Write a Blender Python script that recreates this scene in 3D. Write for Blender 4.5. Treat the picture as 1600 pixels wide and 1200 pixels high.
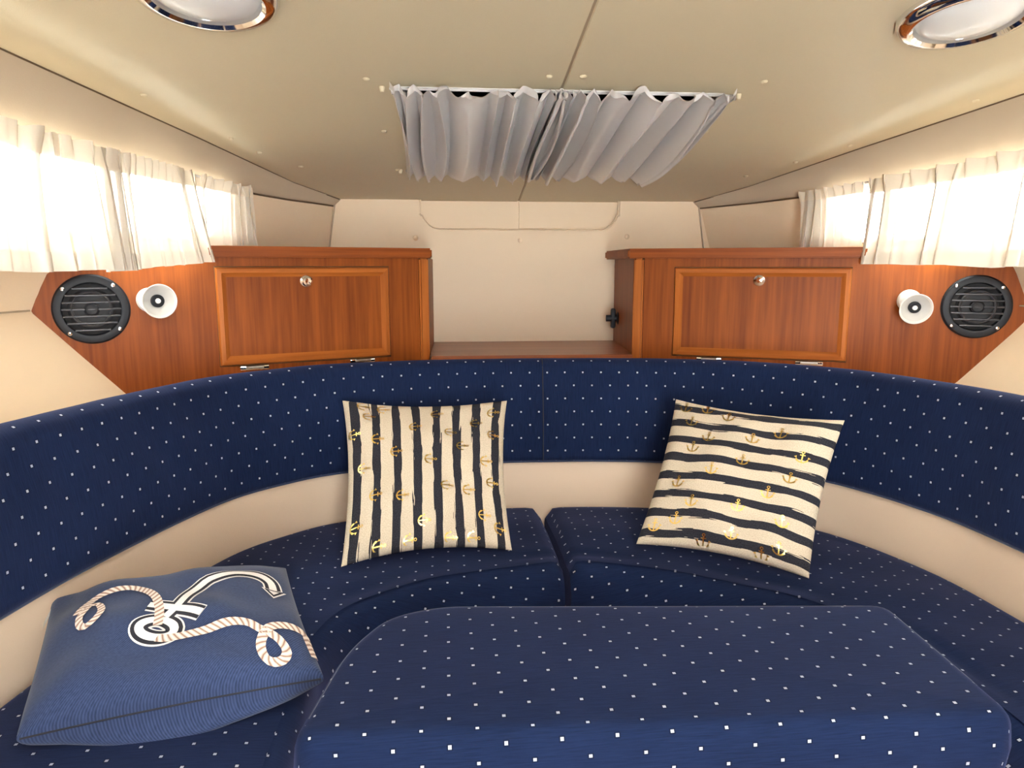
import bpy, bmesh, math, random
import numpy as np
from mathutils import Vector, Matrix

# ------------------------------------------------------------------ scene, camera, light
for o in list(bpy.data.objects): bpy.data.objects.remove(o)
SC = bpy.context.scene
COL = SC.collection
random.seed(4); rng = np.random.default_rng(4)
EYE = 1.08                       # eye level above the cabin sole; z values below are given from eye level

cam_d = bpy.data.cameras.new('camera'); cam = bpy.data.objects.new('camera', cam_d); COL.objects.link(cam)
cam_d.sensor_width = 36; cam_d.lens = 1150 * 36 / 1600; cam_d.clip_start = .01
yaw, pitch = math.radians(5.053), math.radians(9.139)
cam.location = (-.26, 0, EYE); cam.rotation_euler = (math.pi/2 - pitch, 0, -yaw)
SC.camera = cam

world = bpy.data.worlds.new('sky'); SC.world = world; world.use_nodes = True
bg = world.node_tree.nodes['Background']; bg.inputs[0].default_value = (.96, 1, 1, 1); bg.inputs[1].default_value = 19.0
SC.view_settings.view_transform = 'Standard'; SC.view_settings.look = 'None'
SC.view_settings.gamma = 1; SC.view_settings.use_curve_mapping = False
SC.view_settings.exposure = 0.44

# ------------------------------------------------------------------ materials
def new_mat(name):
    m = bpy.data.materials.new(name); m.use_nodes = True
    return m, m.node_tree.nodes, m.node_tree.links, m.node_tree.nodes['Principled BSDF']
def plain(name, col, rough=.5, metal=0, coat=0, spec=.5, sheen=0, emit=None):
    m, N, L, P = new_mat(name)
    P.inputs['Base Color'].default_value = (*col, 1); P.inputs['Roughness'].default_value = rough
    P.inputs['Metallic'].default_value = metal; P.inputs['Coat Weight'].default_value = coat
    P.inputs['Specular IOR Level'].default_value = spec; P.inputs['Sheen Weight'].default_value = sheen
    if emit: P.inputs['Emission Color'].default_value = (*emit[0], 1); P.inputs['Emission Strength'].default_value = emit[1]
    return m
def node(N, t, **kw):
    n = N.new(t)
    for k, v in kw.items(): setattr(n, k, v)
    return n
def math_n(N, L, op, a, b=None):
    n = N.new('ShaderNodeMath'); n.operation = op
    for i, x in enumerate((a, b)):
        if x is None: continue
        if isinstance(x, (int, float)): n.inputs[i].default_value = x
        else: L.new(x, n.inputs[i])
    return n.outputs[0]
def mixc(N, L, fac, a, b):
    n = N.new('ShaderNodeMix'); n.data_type = 'RGBA'
    if isinstance(fac, (int, float)): n.inputs[0].default_value = fac
    else: L.new(fac, n.inputs[0])
    for i, x in ((6, a), (7, b)):
        if isinstance(x, tuple): n.inputs[i].default_value = (*x, 1)
        else: L.new(x, n.inputs[i])
    return n.outputs[2]
def noise(N, L, vec, scale, detail=3, rough=.5, mapscale=None):
    if mapscale:
        mp = N.new('ShaderNodeMapping'); mp.inputs['Scale'].default_value = mapscale; L.new(vec, mp.inputs[0]); vec = mp.outputs[0]
    n = N.new('ShaderNodeTexNoise'); n.inputs['Scale'].default_value = scale; n.inputs['Detail'].default_value = detail
    n.inputs['Roughness'].default_value = rough; L.new(vec, n.inputs['Vector'])
    return n.outputs['Fac']
def bump(N, L, P, h, strength, dist):
    b = N.new('ShaderNodeBump'); b.inputs['Strength'].default_value = strength; b.inputs['Distance'].default_value = dist
    L.new(h, b.inputs['Height']); L.new(b.outputs[0], P.inputs['Normal'])
def ramp(N, L, fac, stops):
    r = N.new('ShaderNodeValToRGB'); L.new(fac, r.inputs[0]); e = r.color_ramp.elements
    while len(e) < len(stops): e.new(.5)
    for k, (p, c) in enumerate(stops): e[k].position = p; e[k].color = (*c, 1)
    return r.outputs[0]

def vinyl(name, col):
    m, N, L, P = new_mat(name)
    tc = N.new('ShaderNodeTexCoord').outputs['Object']
    f = noise(N, L, tc, 3.0, 3); c2 = tuple(x*.93 for x in col)
    L.new(mixc(N, L, f, col, c2), P.inputs['Base Color'])
    P.inputs['Roughness'].default_value = .55; P.inputs['Specular IOR Level'].default_value = .35
    bump(N, L, P, noise(N, L, tc, 420, 2), .18, .001)
    return m
def wood(name, dark, light, axis='Z', coat=.0, rough=.45):
    m, N, L, P = new_mat(name)
    tc = N.new('ShaderNodeTexCoord').outputs['Object']
    s = {'Z': (9, 9, .7), 'X': (.7, 9, 9), 'Y': (9, .7, 9)}[axis]
    s2 = {'Z': (120, 120, 3.5), 'X': (3.5, 120, 120), 'Y': (120, 3.5, 120)}[axis]
    f1 = noise(N, L, tc, 1.6, 5, .6, s); f2 = noise(N, L, tc, 1.0, 2, .6, s2)
    g = math_n(N, L, 'ADD', math_n(N, L, 'MULTIPLY', f1, .62), math_n(N, L, 'MULTIPLY', f2, .38))
    L.new(ramp(N, L, g, [(.33, dark), (.66, light)]), P.inputs['Base Color'])
    P.inputs['Roughness'].default_value = rough; P.inputs['Coat Weight'].default_value = coat; P.inputs['Coat Roughness'].default_value = .25
    P.inputs['Specular IOR Level'].default_value = .16
    bump(N, L, P, f2, .08, .001)
    return m
def dotted(name, rot=False, streak='U'):
    """navy moquette with a staggered grid of small woven dots, laid out in metres of UV"""
    m, N, L, P = new_mat(name)
    uv = N.new('ShaderNodeTexCoord').outputs['UV']
    sx = N.new('ShaderNodeSeparateXYZ'); L.new(uv, sx.inputs[0]); u, v = sx.outputs[0], sx.outputs[1]
    pu, pv = (.0705, .0475) if rot else (.0485, .0715)
    def cell(off):
        ms = []
        for x, p in ((u, pu), (v, pv)):
            f = math_n(N, L, 'FRACT', math_n(N, L, 'ADD', math_n(N, L, 'DIVIDE', x, p), 40.25 + off))
            d = math_n(N, L, 'MULTIPLY', math_n(N, L, 'ABSOLUTE', math_n(N, L, 'SUBTRACT', f, .5)), p)
            ms.append(d)
        return math_n(N, L, 'MAXIMUM', ms[0], ms[1])
    d = math_n(N, L, 'MINIMUM', cell(0), cell(.5))
    dot = math_n(N, L, 'LESS_THAN', d, .0022); halo = math_n(N, L, 'LESS_THAN', d, .0040)
    st = (8, 160, 1) if streak == 'U' else (160, 8, 1)
    f = noise(N, L, uv, 3.0, 4, .6, st); f2 = noise(N, L, uv, 5.0, 2)
    f = math_n(N, L, 'ADD', math_n(N, L, 'MULTIPLY', f, .7), math_n(N, L, 'MULTIPLY', f2, .3))
    base = ramp(N, L, f, [(.3, (.0025, .0070, .026)), (.72, (.0085, .0185, .060))])
    base = mixc(N, L, math_n(N, L, 'MULTIPLY', halo, .6), base, (.002, .004, .013))
    L.new(mixc(N, L, dot, base, (.42, .44, .49)), P.inputs['Base Color'])
    P.inputs['Roughness'].default_value = .9; P.inputs['Specular IOR Level'].default_value = .15
    P.inputs['Sheen Weight'].default_value = .12; P.inputs['Sheen Roughness'].default_value = .45
    P.inputs['Sheen Tint'].default_value = (.40, .45, .95, 1)
    h = noise(N, L, uv, 900, 2)
    bump(N, L, P, math_n(N, L, 'ADD', h, math_n(N, L, 'MULTIPLY', f, 1.5)), .25, .001)
    return m
def stripes(name, vertical):
    m, N, L, P = new_mat(name)
    uv = N.new('ShaderNodeTexCoord').outputs['UV']
    sx = N.new('ShaderNodeSeparateXYZ'); L.new(uv, sx.inputs[0])
    a, b = (sx.outputs[0], sx.outputs[1]) if vertical else (sx.outputs[1], sx.outputs[0])
    cnt = 8.0
    sc = (34, 2.2, 1) if vertical else (2.2, 34, 1)
    n1 = noise(N, L, uv, 2.0, 2, .5, sc)
    e = math_n(N, L, 'MULTIPLY', math_n(N, L, 'SUBTRACT', n1, .5), .38)
    tri = math_n(N, L, 'ABSOLUTE', math_n(N, L, 'SUBTRACT', math_n(N, L, 'FRACT', math_n(N, L, 'MULTIPLY', a, cnt)), .5))
    dark = math_n(N, L, 'LESS_THAN', math_n(N, L, 'ADD', tri, e), .205)
    lin = noise(N, L, uv, 160, 2)
    cream = ramp(N, L, lin, [(.3, (.52, .43, .31)), (.7, (.70, .60, .46))])
    char = ramp(N, L, lin, [(.3, (.012, .012, .018)), (.7, (.035, .035, .045))])
    L.new(mixc(N, L, dark, cream, char), P.inputs['Base Color'])
    P.inputs['Roughness'].default_value = .85; P.inputs['Specular IOR Level'].default_value = .2
    bump(N, L, P, lin, .3, .001)
    return m
def denim(name):
    m, N, L, P = new_mat(name)
    uv = N.new('ShaderNodeTexCoord').outputs['UV']
    w = node(N, 'ShaderNodeTexWave', wave_type='BANDS', bands_direction='DIAGONAL'); w.inputs['Scale'].default_value = 58
    w.inputs['Distortion'].default_value = .6; w.inputs['Detail'].default_value = 1
    mp = N.new('ShaderNodeMapping'); mp.inputs['Scale'].default_value = (-1, .95, 1); L.new(uv, mp.inputs[0]); L.new(mp.outputs[0], w.inputs['Vector'])
    f2 = noise(N, L, uv, 90, 3)
    f = math_n(N, L, 'ADD', math_n(N, L, 'MULTIPLY', w.outputs['Fac'], .4), math_n(N, L, 'MULTIPLY', f2, .6))
    L.new(ramp(N, L, f, [(.2, (.015, .025, .062)), (.85, (.046, .067, .145))]), P.inputs['Base Color'])
    P.inputs['Roughness'].default_value = .9; P.inputs['Specular IOR Level'].default_value = .15; P.inputs['Sheen Weight'].default_value = .15
    bump(N, L, P, f, .3, .001)
    return m
def rope_mat(name):
    m, N, L, P = new_mat(name)
    uv = N.new('ShaderNodeTexCoord').outputs['UV']
    sx = N.new('ShaderNodeSeparateXYZ'); L.new(uv, sx.inputs[0])
    t = math_n(N, L, 'FRACT', math_n(N, L, 'ADD', math_n(N, L, 'MULTIPLY', sx.outputs[0], 105), math_n(N, L, 'MULTIPLY', sx.outputs[1], .9)))
    k = math_n(N, L, 'ABSOLUTE', math_n(N, L, 'SUBTRACT', t, .5))
    L.new(ramp(N, L, k, [(.03, (.24, .13, .09)), (.22, (.62, .47, .38)), (.5, (.84, .74, .66))]), P.inputs['Base Color'])
    P.inputs['Roughness'].default_value = .8
    return m
def sheer(name, col, transl, transp):
    m, N, L, P = new_mat(name); N.remove(P); out = N['Material Output']
    d = N.new('ShaderNodeBsdfDiffuse'); t = N.new('ShaderNodeBsdfTranslucent'); tr = N.new('ShaderNodeBsdfTransparent')
    uv = N.new('ShaderNodeTexCoord').outputs['UV']
    for n in (d, t): n.inputs['Color'].default_value = (*col, 1)
    b = N.new('ShaderNodeBump'); b.inputs['Strength'].default_value = .2; b.inputs['Distance'].default_value = .001
    L.new(noise(N, L, uv, 300, 2), b.inputs['Height']); L.new(b.outputs[0], d.inputs['Normal'])
    m1 = N.new('ShaderNodeMixShader'); m1.inputs[0].default_value = transl; L.new(d.outputs[0], m1.inputs[1]); L.new(t.outputs[0], m1.inputs[2])
    m2 = N.new('ShaderNodeMixShader'); m2.inputs[0].default_value = transp; L.new(m1.outputs[0], m2.inputs[1]); L.new(tr.outputs[0], m2.inputs[2])
    L.new(m2.outputs[0], out.inputs[0])
    return m
def thin_glass(name):
    m, N, L, P = new_mat(name); N.remove(P); out = N['Material Output']
    g = N.new('ShaderNodeBsdfGlossy'); g.inputs['Roughness'].default_value = .02; tr = N.new('ShaderNodeBsdfTransparent')
    tr.inputs[0].default_value = (.93, .96, .95, 1)
    mx = N.new('ShaderNodeMixShader'); mx.inputs[0].default_value = .06; L.new(tr.outputs[0], mx.inputs[1]); L.new(g.outputs[0], mx.inputs[2])
    L.new(mx.outputs[0], out.inputs[0])
    return m

M = dict(
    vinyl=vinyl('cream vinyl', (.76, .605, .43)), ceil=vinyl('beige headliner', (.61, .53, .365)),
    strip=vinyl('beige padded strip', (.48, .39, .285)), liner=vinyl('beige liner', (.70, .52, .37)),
    piping=plain('brown piping', (.10, .062, .03), .6), seam=plain('tan seam', (.33, .25, .16), .7),
    wood=wood('mahogany', (.140, .028, .003), (.31, .078, .009)), wood_x=wood('mahogany lengthwise', (.17, .036, .006), (.33, .085, .013), 'X'),
    wood_y=wood('mahogany board', (.22, .065, .024), (.38, .13, .055), 'X', .25, .3),
    mould=wood('light mahogany moulding', (.25, .065, .010), (.45, .135, .024)), mould_x=wood('light mahogany rail', (.25, .065, .010), (.45, .135, .024), 'X'),
    sole=wood('teak sole', (.10, .04, .015), (.20, .09, .035), 'Y'),
    chrome=plain('chrome', (.85, .85, .85), .08, 1), steel=plain('satin steel', (.6, .58, .55), .3, 1),
    black=plain('black plastic', (.010, .012, .017), .5, spec=.3), black_g=plain('black louvre plastic', (.022, .024, .032), .35), black_deep=plain('black cone', (.008, .009, .012), .6),
    white=plain('white plastic', (.75, .73, .70), .35), frost=plain('frosted glass', (.72, .74, .74), .35, coat=.3),
    reflector=plain('pale reflector', (.55, .55, .53), .4), led=plain('lamp bulb', (.9, .9, .9), .2),
    dot=dotted('navy dotted fabric', False, 'V'), dot_r=dotted('navy dotted fabric seat', True, 'U'), navy=plain('navy piping', (.022, .034, .08), .8, sheen=.3),
    sheer=sheer('sheer cream curtain', (.86, .79, .69), .08, .20), hem=sheer('double curtain cloth', (.80, .71, .58), .08, .05),
    grey=plain('grey satin curtain', (.57, .55, .535), .30, spec=.8, sheen=.1), grey_l=plain('pale satin heading', (.55, .53, .51), .4), glass=thin_glass('window glass'),
    smoked=plain('smoked acrylic', (.03, .03, .035), .1), alu=plain('white window frame', (.72, .70, .66), .4),
    stripe_v=stripes('cream and charcoal upright stripes', True), stripe_h=stripes('cream and charcoal level stripes', False),
    gold=plain('gold foil', (.80, .56, .16), .28, 1), denim=denim('blue denim'), rope=rope_mat('printed rope'),
    ink=plain('dark print', (.012, .012, .02), .8), ivory=plain('white print', (.78, .74, .70), .8),
)

# ------------------------------------------------------------------ helpers
def mesh_obj(name, verts, faces, mat, parent=None, uv=None, smooth=40, loc=None):
    me = bpy.data.meshes.new(name)
    me.from_pydata([tuple(map(float, v)) for v in verts], [], [tuple(f) for f in faces])
    if uv is not None:
        l = me.uv_layers.new(name='UVMap'); idx = np.zeros(len(me.loops), dtype=np.int64); me.loops.foreach_get('vertex_index', idx)
        l.data.foreach_set('uv', np.asarray(uv, dtype=np.float32)[idx].ravel())
    me.materials.append(M[mat] if isinstance(mat, str) else mat)
    if smooth:
        me.shade_smooth(); me.set_sharp_from_angle(angle=math.radians(smooth))
    o = bpy.data.objects.new(name, me); COL.objects.link(o)
    if parent: o.parent = parent
    if loc: o.location = loc
    return o
def bm_obj(name, bm, mat, parent=None, smooth=40):
    bmesh.ops.recalc_face_normals(bm, faces=bm.faces)
    me = bpy.data.meshes.new(name); bm.to_mesh(me); bm.free(); me.materials.append(M[mat])
    if smooth: me.shade_smooth(); me.set_sharp_from_angle(angle=math.radians(smooth))
    o = bpy.data.objects.new(name, me); COL.objects.link(o)
    if parent: o.parent = parent
    return o
def empty(name, loc=(0, 0, 0), rz=0, rot=None):
    o = bpy.data.objects.new(name, None); COL.objects.link(o); o.location = loc; o.empty_display_size = .05
    o.rotation_euler = rot if rot else (0, 0, rz)
    return o
def tag(o, label, cat, group=None, kind=None):
    o['label'] = label; o['category'] = cat
    if group: o['group'] = group
    if kind: o['kind'] = kind
    return o
def box(name, lo, hi, mat, parent=None, bevel=.002, seg=2):
    bm = bmesh.new(); bmesh.ops.create_cube(bm, size=1)
    lo, hi = Vector(lo), Vector(hi)
    for v in bm.verts: v.co = Vector([(lo[i]+hi[i])/2 + v.co[i]*(hi[i]-lo[i]) for i in range(3)])
    if bevel: bmesh.ops.bevel(bm, geom=bm.edges[:], offset=bevel, segments=seg, affect='EDGES', profile=.5)
    return bm_obj(name, bm, mat, parent)
def prism(name, poly, axis, a, b, mat, parent=None, bevel=.002):
    """closed polygon (2D) extruded along axis 'y' (poly in x,z) or 'z' (poly in x,y)"""
    bm = bmesh.new()
    mk = (lambda p, t: (p[0], t, p[1])) if axis == 'y' else (lambda p, t: (p[0], p[1], t))
    A = [bm.verts.new(mk(p, a)) for p in poly]; B = [bm.verts.new(mk(p, b)) for p in poly]
    bm.faces.new(A); bm.faces.new(B)
    for i in range(len(poly)): j = (i+1) % len(poly); bm.faces.new((A[i], A[j], B[j], B[i]))
    bmesh.ops.recalc_face_normals(bm, faces=bm.faces)
    if bevel: bmesh.ops.bevel(bm, geom=[e for e in bm.edges if e.calc_face_angle(0) > .6], offset=bevel, segments=2, affect='EDGES')
    return bm_obj(name, bm, mat, parent)
def lathe(name, prof, mat, parent=None, seg=40, mtx=None, smooth=35, cap=True):
    """profile of (radius, height) turned about local z, then moved by mtx"""
    vs, fs = [], []; mtx = mtx or Matrix()
    for r, h in prof:
        for k in range(seg):
            t = 2*math.pi*k/seg; vs.append(mtx @ Vector((r*math.cos(t), r*math.sin(t), h)))
    for i in range(len(prof)-1):
        for k in range(seg):
            k2 = (k+1) % seg; fs.append((i*seg+k, i*seg+k2, (i+1)*seg+k2, (i+1)*seg+k))
    if cap and prof[0][0] > 1e-5: fs.append(tuple(reversed(range(seg))))
    if cap and prof[-1][0] > 1e-5: fs.append(tuple(range((len(prof)-1)*seg, len(prof)*seg)))
    return mesh_obj(name, vs, fs, mat, parent, smooth=smooth)
def ring_lathe(name, prof, mat, parent=None, seg=48, mtx=None, smooth=35):
    """closed profile turned about z (a torus-like ring)"""
    vs, fs = [], []; mtx = mtx or Matrix(); n = len(prof)
    for r, h in prof:
        for k in range(seg):
            t = 2*math.pi*k/seg; vs.append(mtx @ Vector((r*math.cos(t), r*math.sin(t), h)))
    for i in range(n):
        j = (i+1) % n
        for k in range(seg):
            k2 = (k+1) % seg; fs.append((i*seg+k, i*seg+k2, j*seg+k2, j*seg+k))
    return mesh_obj(name, vs, fs, mat, parent, smooth=smooth)
def tube(name, pts, r, mat, parent=None, seg=8, closed=False):
    pts = [Vector(p) for p in pts]; n = len(pts); vs, fs = [], []
    for i, p in enumerate(pts):
        a = pts[(i-1) % n] if (closed or i > 0) else p; b = pts[(i+1) % n] if (closed or i < n-1) else p
        t = (b-a).normalized(); up = Vector((0, 0, 1)) if abs(t.z) < .9 else Vector((0, 1, 0))
        x = t.cross(up).normalized(); y = x.cross(t)
        for k in range(seg):
            an = 2*math.pi*k/seg; vs.append(p + x*r*math.cos(an) + y*r*math.sin(an))
    for i in range(n if closed else n-1):
        j = (i+1) % n
        for k in range(seg):
            k2 = (k+1) % seg; fs.append((i*seg+k, i*seg+k2, j*seg+k2, j*seg+k))
    if not closed: fs.append(tuple(reversed(range(seg)))); fs.append(tuple(range((n-1)*seg, n*seg)))
    return mesh_obj(name, vs, fs, mat, parent, smooth=60)
def grid_faces(nu, nv, flip=False):
    f = []
    for i in range(nu-1):
        for j in range(nv-1):
            q = (i*nv+j, i*nv+j+1, (i+1)*nv+j+1, (i+1)*nv+j)
            f.append(q[::-1] if flip else q)
    return f
def spline(pts, n):
    """Catmull-Rom through 2D points, resampled evenly by length"""
    P = np.array(pts, float); P = np.vstack([2*P[0]-P[1], P, 2*P[-1]-P[-2]]); out = []
    for i in range(1, len(P)-2):
        for t in np.linspace(0, 1, 24, endpoint=False):
            p0, p1, p2, p3 = P[i-1:i+3]
            out.append(.5*((2*p1)+(-p0+p2)*t+(2*p0-5*p1+4*p2-p3)*t*t+(-p0+3*p1-3*p2+p3)*t**3))
    out.append(P[-2]); out = np.array(out)
    s = np.concatenate([[0], np.cumsum(np.linalg.norm(np.diff(out, axis=0), axis=1))])
    q = np.linspace(0, s[-1], n)
    return np.stack([np.interp(q, s, out[:, k]) for k in range(out.shape[1])], 1), q
def Z(z): return z + EYE

# ------------------------------------------------------------------ hull lines (half breadths along the boat)
YS = [-1.2, 0, 1.0, 1.25, 1.526, 1.73, 2.0, 2.4, 2.66]
def XS(y): return float(np.interp(y, YS, [1.47, 1.40, 1.245, 1.165, 1.072, .99, .88, .73, .585]))      # edge of the headliner
def ZC(y): return .22 + .16*(2.62-y)                                                                     # headliner height
def ZT(y): return float(np.interp(y, [-1.2, 1.0, 1.52, 1.73, 1.955, 2.19, 2.4, 2.62, 2.7], [.52, .312, .256, .235, .220, .206, .203, .200, .198]))
def XO(y): return float(np.interp(y, [-1.2, 0, .8, 1.2, 1.5, 1.81, 2.2, 2.62], [1.52, 1.48, 1.43, 1.37, 1.30, 1.222, 1.06, .86]))
def LEAN(y): return float(np.interp(y, [1.0, 1.82, 2.0, 2.15, 2.3, 2.62], [.20, .235, .19, .13, .09, .055]))
YR = np.concatenate([np.linspace(-1.0, 1.0, 9)[:-1], np.linspace(1.0, 2.64, 42)])

# ------------------------------------------------------------------ the setting
W0, W1 = 1.0, 2.14                                   # window opening along the hull
WT0, WT1 = .07, .62                                  # window opening down the cabin side
def side_pt(y, t, ex=0):                                   # cabin side between headliner strip and sill
    x0, z0 = XS(y)+.02, ZT(y)+.012; x1, z1 = XS(y)+LEAN(y)+ex, -.02
    return x0+(x1-x0)*t, z0+(z1-z0)*t
rows = sorted(set([round(float(y), 4) for y in YR] + [W0, W1]))
for side, sg in (('left', -1), ('right', 1)):
    EX = .03 if sg > 0 else 0
    ts = [0, WT0, .35, WT1, .8, 1.0]; vs, fs = [], []
    for y in rows:
        for t in ts: x, z = side_pt(y, t, EX); vs.append((sg*x, y, Z(z)))
        xo = XO(y)+(.035 if sg > 0 else 0); vs.append((sg*xo, y, Z(-.103))); vs.append((sg*(xo-.145), y, Z(-.325))); vs.append((sg*(xo-.145), y, 0))
    nv = len(ts)+3
    for i in range(len(rows)-1):
        ym = (rows[i]+rows[i+1])/2
        for j in range(nv-1):
            if W0 < ym < W1 and WT0 <= ts[min(j, 5)] < WT1 and j < 3: continue
            q = (i*nv+j, i*nv+j+1, (i+1)*nv+j+1, (i+1)*nv+j); fs.append(q if sg > 0 else q[::-1])
    w = mesh_obj('wall_'+side, vs, fs, 'vinyl', smooth=25)
    tag(w, f'cream vinyl lined hull side on the {side} of the cabin', 'wall', kind='structure')
    # welt along the fold of the lining
    tube('welt', [(sg*(XO(y)-.003), y, Z(-.103)) for y in np.linspace(.2, 1.80, 30)], .0022, 'seam', w, 6)
    # padded strip between headliner and window
    vs, fs = [], []
    prof = [(0, 1.0, .012), (-.004, .93, 0), (.004, .6, 0), (.012, .3, 0), (.016, .08, 0), (.024, 0, 0), (.05, -.02, 0)]
    for y in YR:
        for o, t, e in prof: vs.append((sg*(XS(y)+o), y, Z(ZT(y)+(ZC(y)-ZT(y))*t+e)))
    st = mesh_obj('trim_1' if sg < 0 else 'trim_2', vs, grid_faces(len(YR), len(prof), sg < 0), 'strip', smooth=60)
    tag(st, f'padded beige strip between headliner and {side} window', 'trim', kind='structure')
    tube('piping', [(sg*(XS(y)-.001), y, Z(ZC(y)-.001)) for y in YR if y < 2.62], .0032, 'piping', st, 6)
    tube('lower_piping', [(sg*(XS(y)+.02), y, Z(ZT(y)-.0005)) for y in YR if 2.0 < y < 2.62], .0028, 'piping', st, 6)
    # window
    wn = empty('window_1' if sg < 0 else 'window_2', (sg*1.1, 1.6, Z(.1)))
    tag(wn, f'bright cabin window behind the {side} curtains', 'window', kind='structure')
    yw = np.linspace(W0, W1, 24)
    loop = [(sg*(side_pt(y, WT0, EX)[0]), y, Z(side_pt(y, WT0, EX)[1])) for y in yw] + [(sg*(side_pt(y, WT1, EX)[0]), y, Z(side_pt(y, WT1, EX)[1])) for y in yw[::-1]]
    off = Vector(wn.location)
    tube('window_frame', [Vector(p)-off for p in loop], .009, 'alu', wn, 8, True)
    vs = []
    for y in yw:
        for t in (WT0, WT1): x, z = side_pt(y, t, EX); vs.append(Vector((sg*(x+.012), y, Z(z)))-off)
    mesh_obj('pane', vs, grid_faces(24, 2), 'glass', wn)
    sv = []  # added ledge hidden behind the hem, blocks window light from the wall below
    for y in np.linspace(W0-.05, 1.835, 30):
        xa, xb = XS(y)+.028, XS(y)+LEAN(y)+EX+.012
        xb = min(xb, (2.205-y)/.4452+.32+EX*.6) if y > 1.78 else xb
        for x, z in ((xb, .012), (xa+.003, .012), (xa, .008), (xa+.003, .002), (xb, .002)): sv.append(Vector((sg*x, y, Z(z)))-off)
    mesh_obj('light_baffle', sv, grid_faces(30, 5), 'vinyl', wn, smooth=30)
    for ym in (1.42,):
        tube('mullion', [Vector((sg*side_pt(ym, t, EX)[0], ym, Z(side_pt(ym, t, EX)[1])))-off for t in (WT0, WT1)], .012, 'alu', wn, 8)

# headliner in two panels with the hatch opening
HX, HY0, HY1 = .345, 1.665, 2.25
ce = tag(empty('ceiling', (0, 1.2, Z(ZC(1.2)))), 'beige headliner sloping down towards the bow', 'ceiling', kind='structure')
rows = sorted(set([round(float(y), 4) for y in YR] + [HY0, HY1]))
for sg in (-1, 1):
    vs, fs = [], []
    for y in rows:
        for x in (.0018, .0045, HX, XS(y)+.02):
            vs.append((sg*x-.006, y-1.2, ZC(y)-ZC(1.2)+(.004 if x == .0018 else 0)))
    for i in range(len(rows)-1):
        ym = (rows[i]+rows[i+1])/2
        for j in range(3):
            if (HY0 < ym < HY1 or -.76 < ym < -.0) and j < 2: continue      # deck hatch, and an unseen opening added behind the viewer for overhead light
            q = (i*4+j, i*4+j+1, (i+1)*4+j+1, (i+1)*4+j); fs.append(q[::-1] if sg > 0 else q)
    mesh_obj('ceiling_panel', vs, fs, 'ceil', ce, smooth=0)
for a, b in ((-1.0, -.75), (0, HY0), (HY1, 2.64)):
    mesh_obj('seam_strip', [(x-.006, y-1.2, ZC(y)-ZC(1.2)+.003) for x in (-.012, .012) for y in (a, b)], [(0, 1, 3, 2)], 'seam', ce, smooth=0)
slope = math.atan(.16)
def ceil_mtx(x, y, dz=0):   # frame on the headliner with z pointing down into the cabin
    return Matrix.Translation((x, y, Z(ZC(y)+dz))) @ Matrix.Rotation(-slope, 4, 'X') @ Matrix.Rotation(math.pi, 4, 'X')
stud_me = None
for x, y in [(-.419, 1.618), (-.409, 1.93), (-.397, 2.255), (-.043, 1.586), (.028, 1.582), (.416, 1.587), (.403, 1.898), (.40, 2.231),
             (.757, 2.135), (.669, 2.282), (.835, 1.983), (.953, 1.665), (-.758, 2.111), (-.672, 2.235), (-.903, 1.726), (-.80, 2.00)]:
    m = Matrix.Translation((0, -1.2, -Z(ZC(1.2)))) @ ceil_mtx(x, y)
    if stud_me is None:
        s = lathe('button_stud', [(.0075, -.001), (.0075, .001), (.006, .003), (.003, .0042), (0, .0044)], 'ceil', ce, 14); stud_me = s.data
    else:
        s = bpy.data.objects.new('button_stud', stud_me); COL.objects.link(s); s.parent = ce
    s.matrix_local = m

# forward bulkhead with its padded lower panel
wf = box('wall_front', (-1.0, 2.62, 0), (1.0, 2.68, Z(.36)), 'vinyl', bevel=0)
tag(wf, 'cream padded bulkhead closing the cabin at the bow', 'wall', kind='structure')
def arc(cx, cz, r, a0, a1, n=7): return [(cx+r*math.cos(math.radians(a)), cz+r*math.sin(math.radians(a))) for a in np.linspace(a0, a1, n)]
notch = [(-.345, .30), (-.345, .175)] + arc(-.275, .190, .066, 180+15, 270, 7) + arc(.275, .190, .066, 270, 345, 7) + [(.345, .175), (.345, .30)]
poly = [(-.9, -.30), (-.9, .30)] + notch + [(.9, .30), (.9, -.30)]
pp = prism('padded_panel', [(x, Z(z)) for x, z in poly], 'y', 2.604, 2.622, 'vinyl', wf, .006)
tube('piping', [(x, 2.606, Z(z)) for x, z in notch], .0025, 'vinyl', wf, 6)
tube('centre_seam', [(-.004, 2.6195, Z(.126)), (-.004, 2.6195, Z(.25))], .0018, 'vinyl', wf, 6)
for x, z in ((-.001, .087), (-.363, .094), (.378, .101)):
    lathe('button_stud', [(.009, 0), (.009, .002), (.006, .004), (0, .005)], 'vinyl', wf, 14, Matrix.Translation((x, 2.6045, Z(z))) @ Matrix.Rotation(math.pi/2, 4, 'X'))
for sg in (-1, 1):
    tube('corner_welt', [(sg*(side_pt(2.604, t)[0]-.004), 2.601, Z(side_pt(2.604, t)[1])) for t in (0, .2, .4, .6, .8, 1)], .0028, 'strip', wf, 6)
# aft bulkhead with the open companionway, and the sole
wb = empty('wall_back', (0, -1.0, 0)); tag(wb, 'wooden bulkhead with an open doorway behind the viewer', 'wall', kind='structure')
DW, DH = .31, 1.62
box('panel', (-1.6, -.04, 0), (-DW, 0, 2.0), 'wood', wb, 0); box('panel', (DW, -.04, 0), (1.6, 0, 2.0), 'wood', wb, 0); box('panel', (-DW, -.04, DH), (DW, 0, 2.0), 'wood', wb, 0)
fl = box('floor', (-1.6, -1.04, -.05), (1.6, 2.68, 0), 'sole', bevel=0); tag(fl, 'teak cabin sole under the dinette', 'floor', kind='structure')

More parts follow.
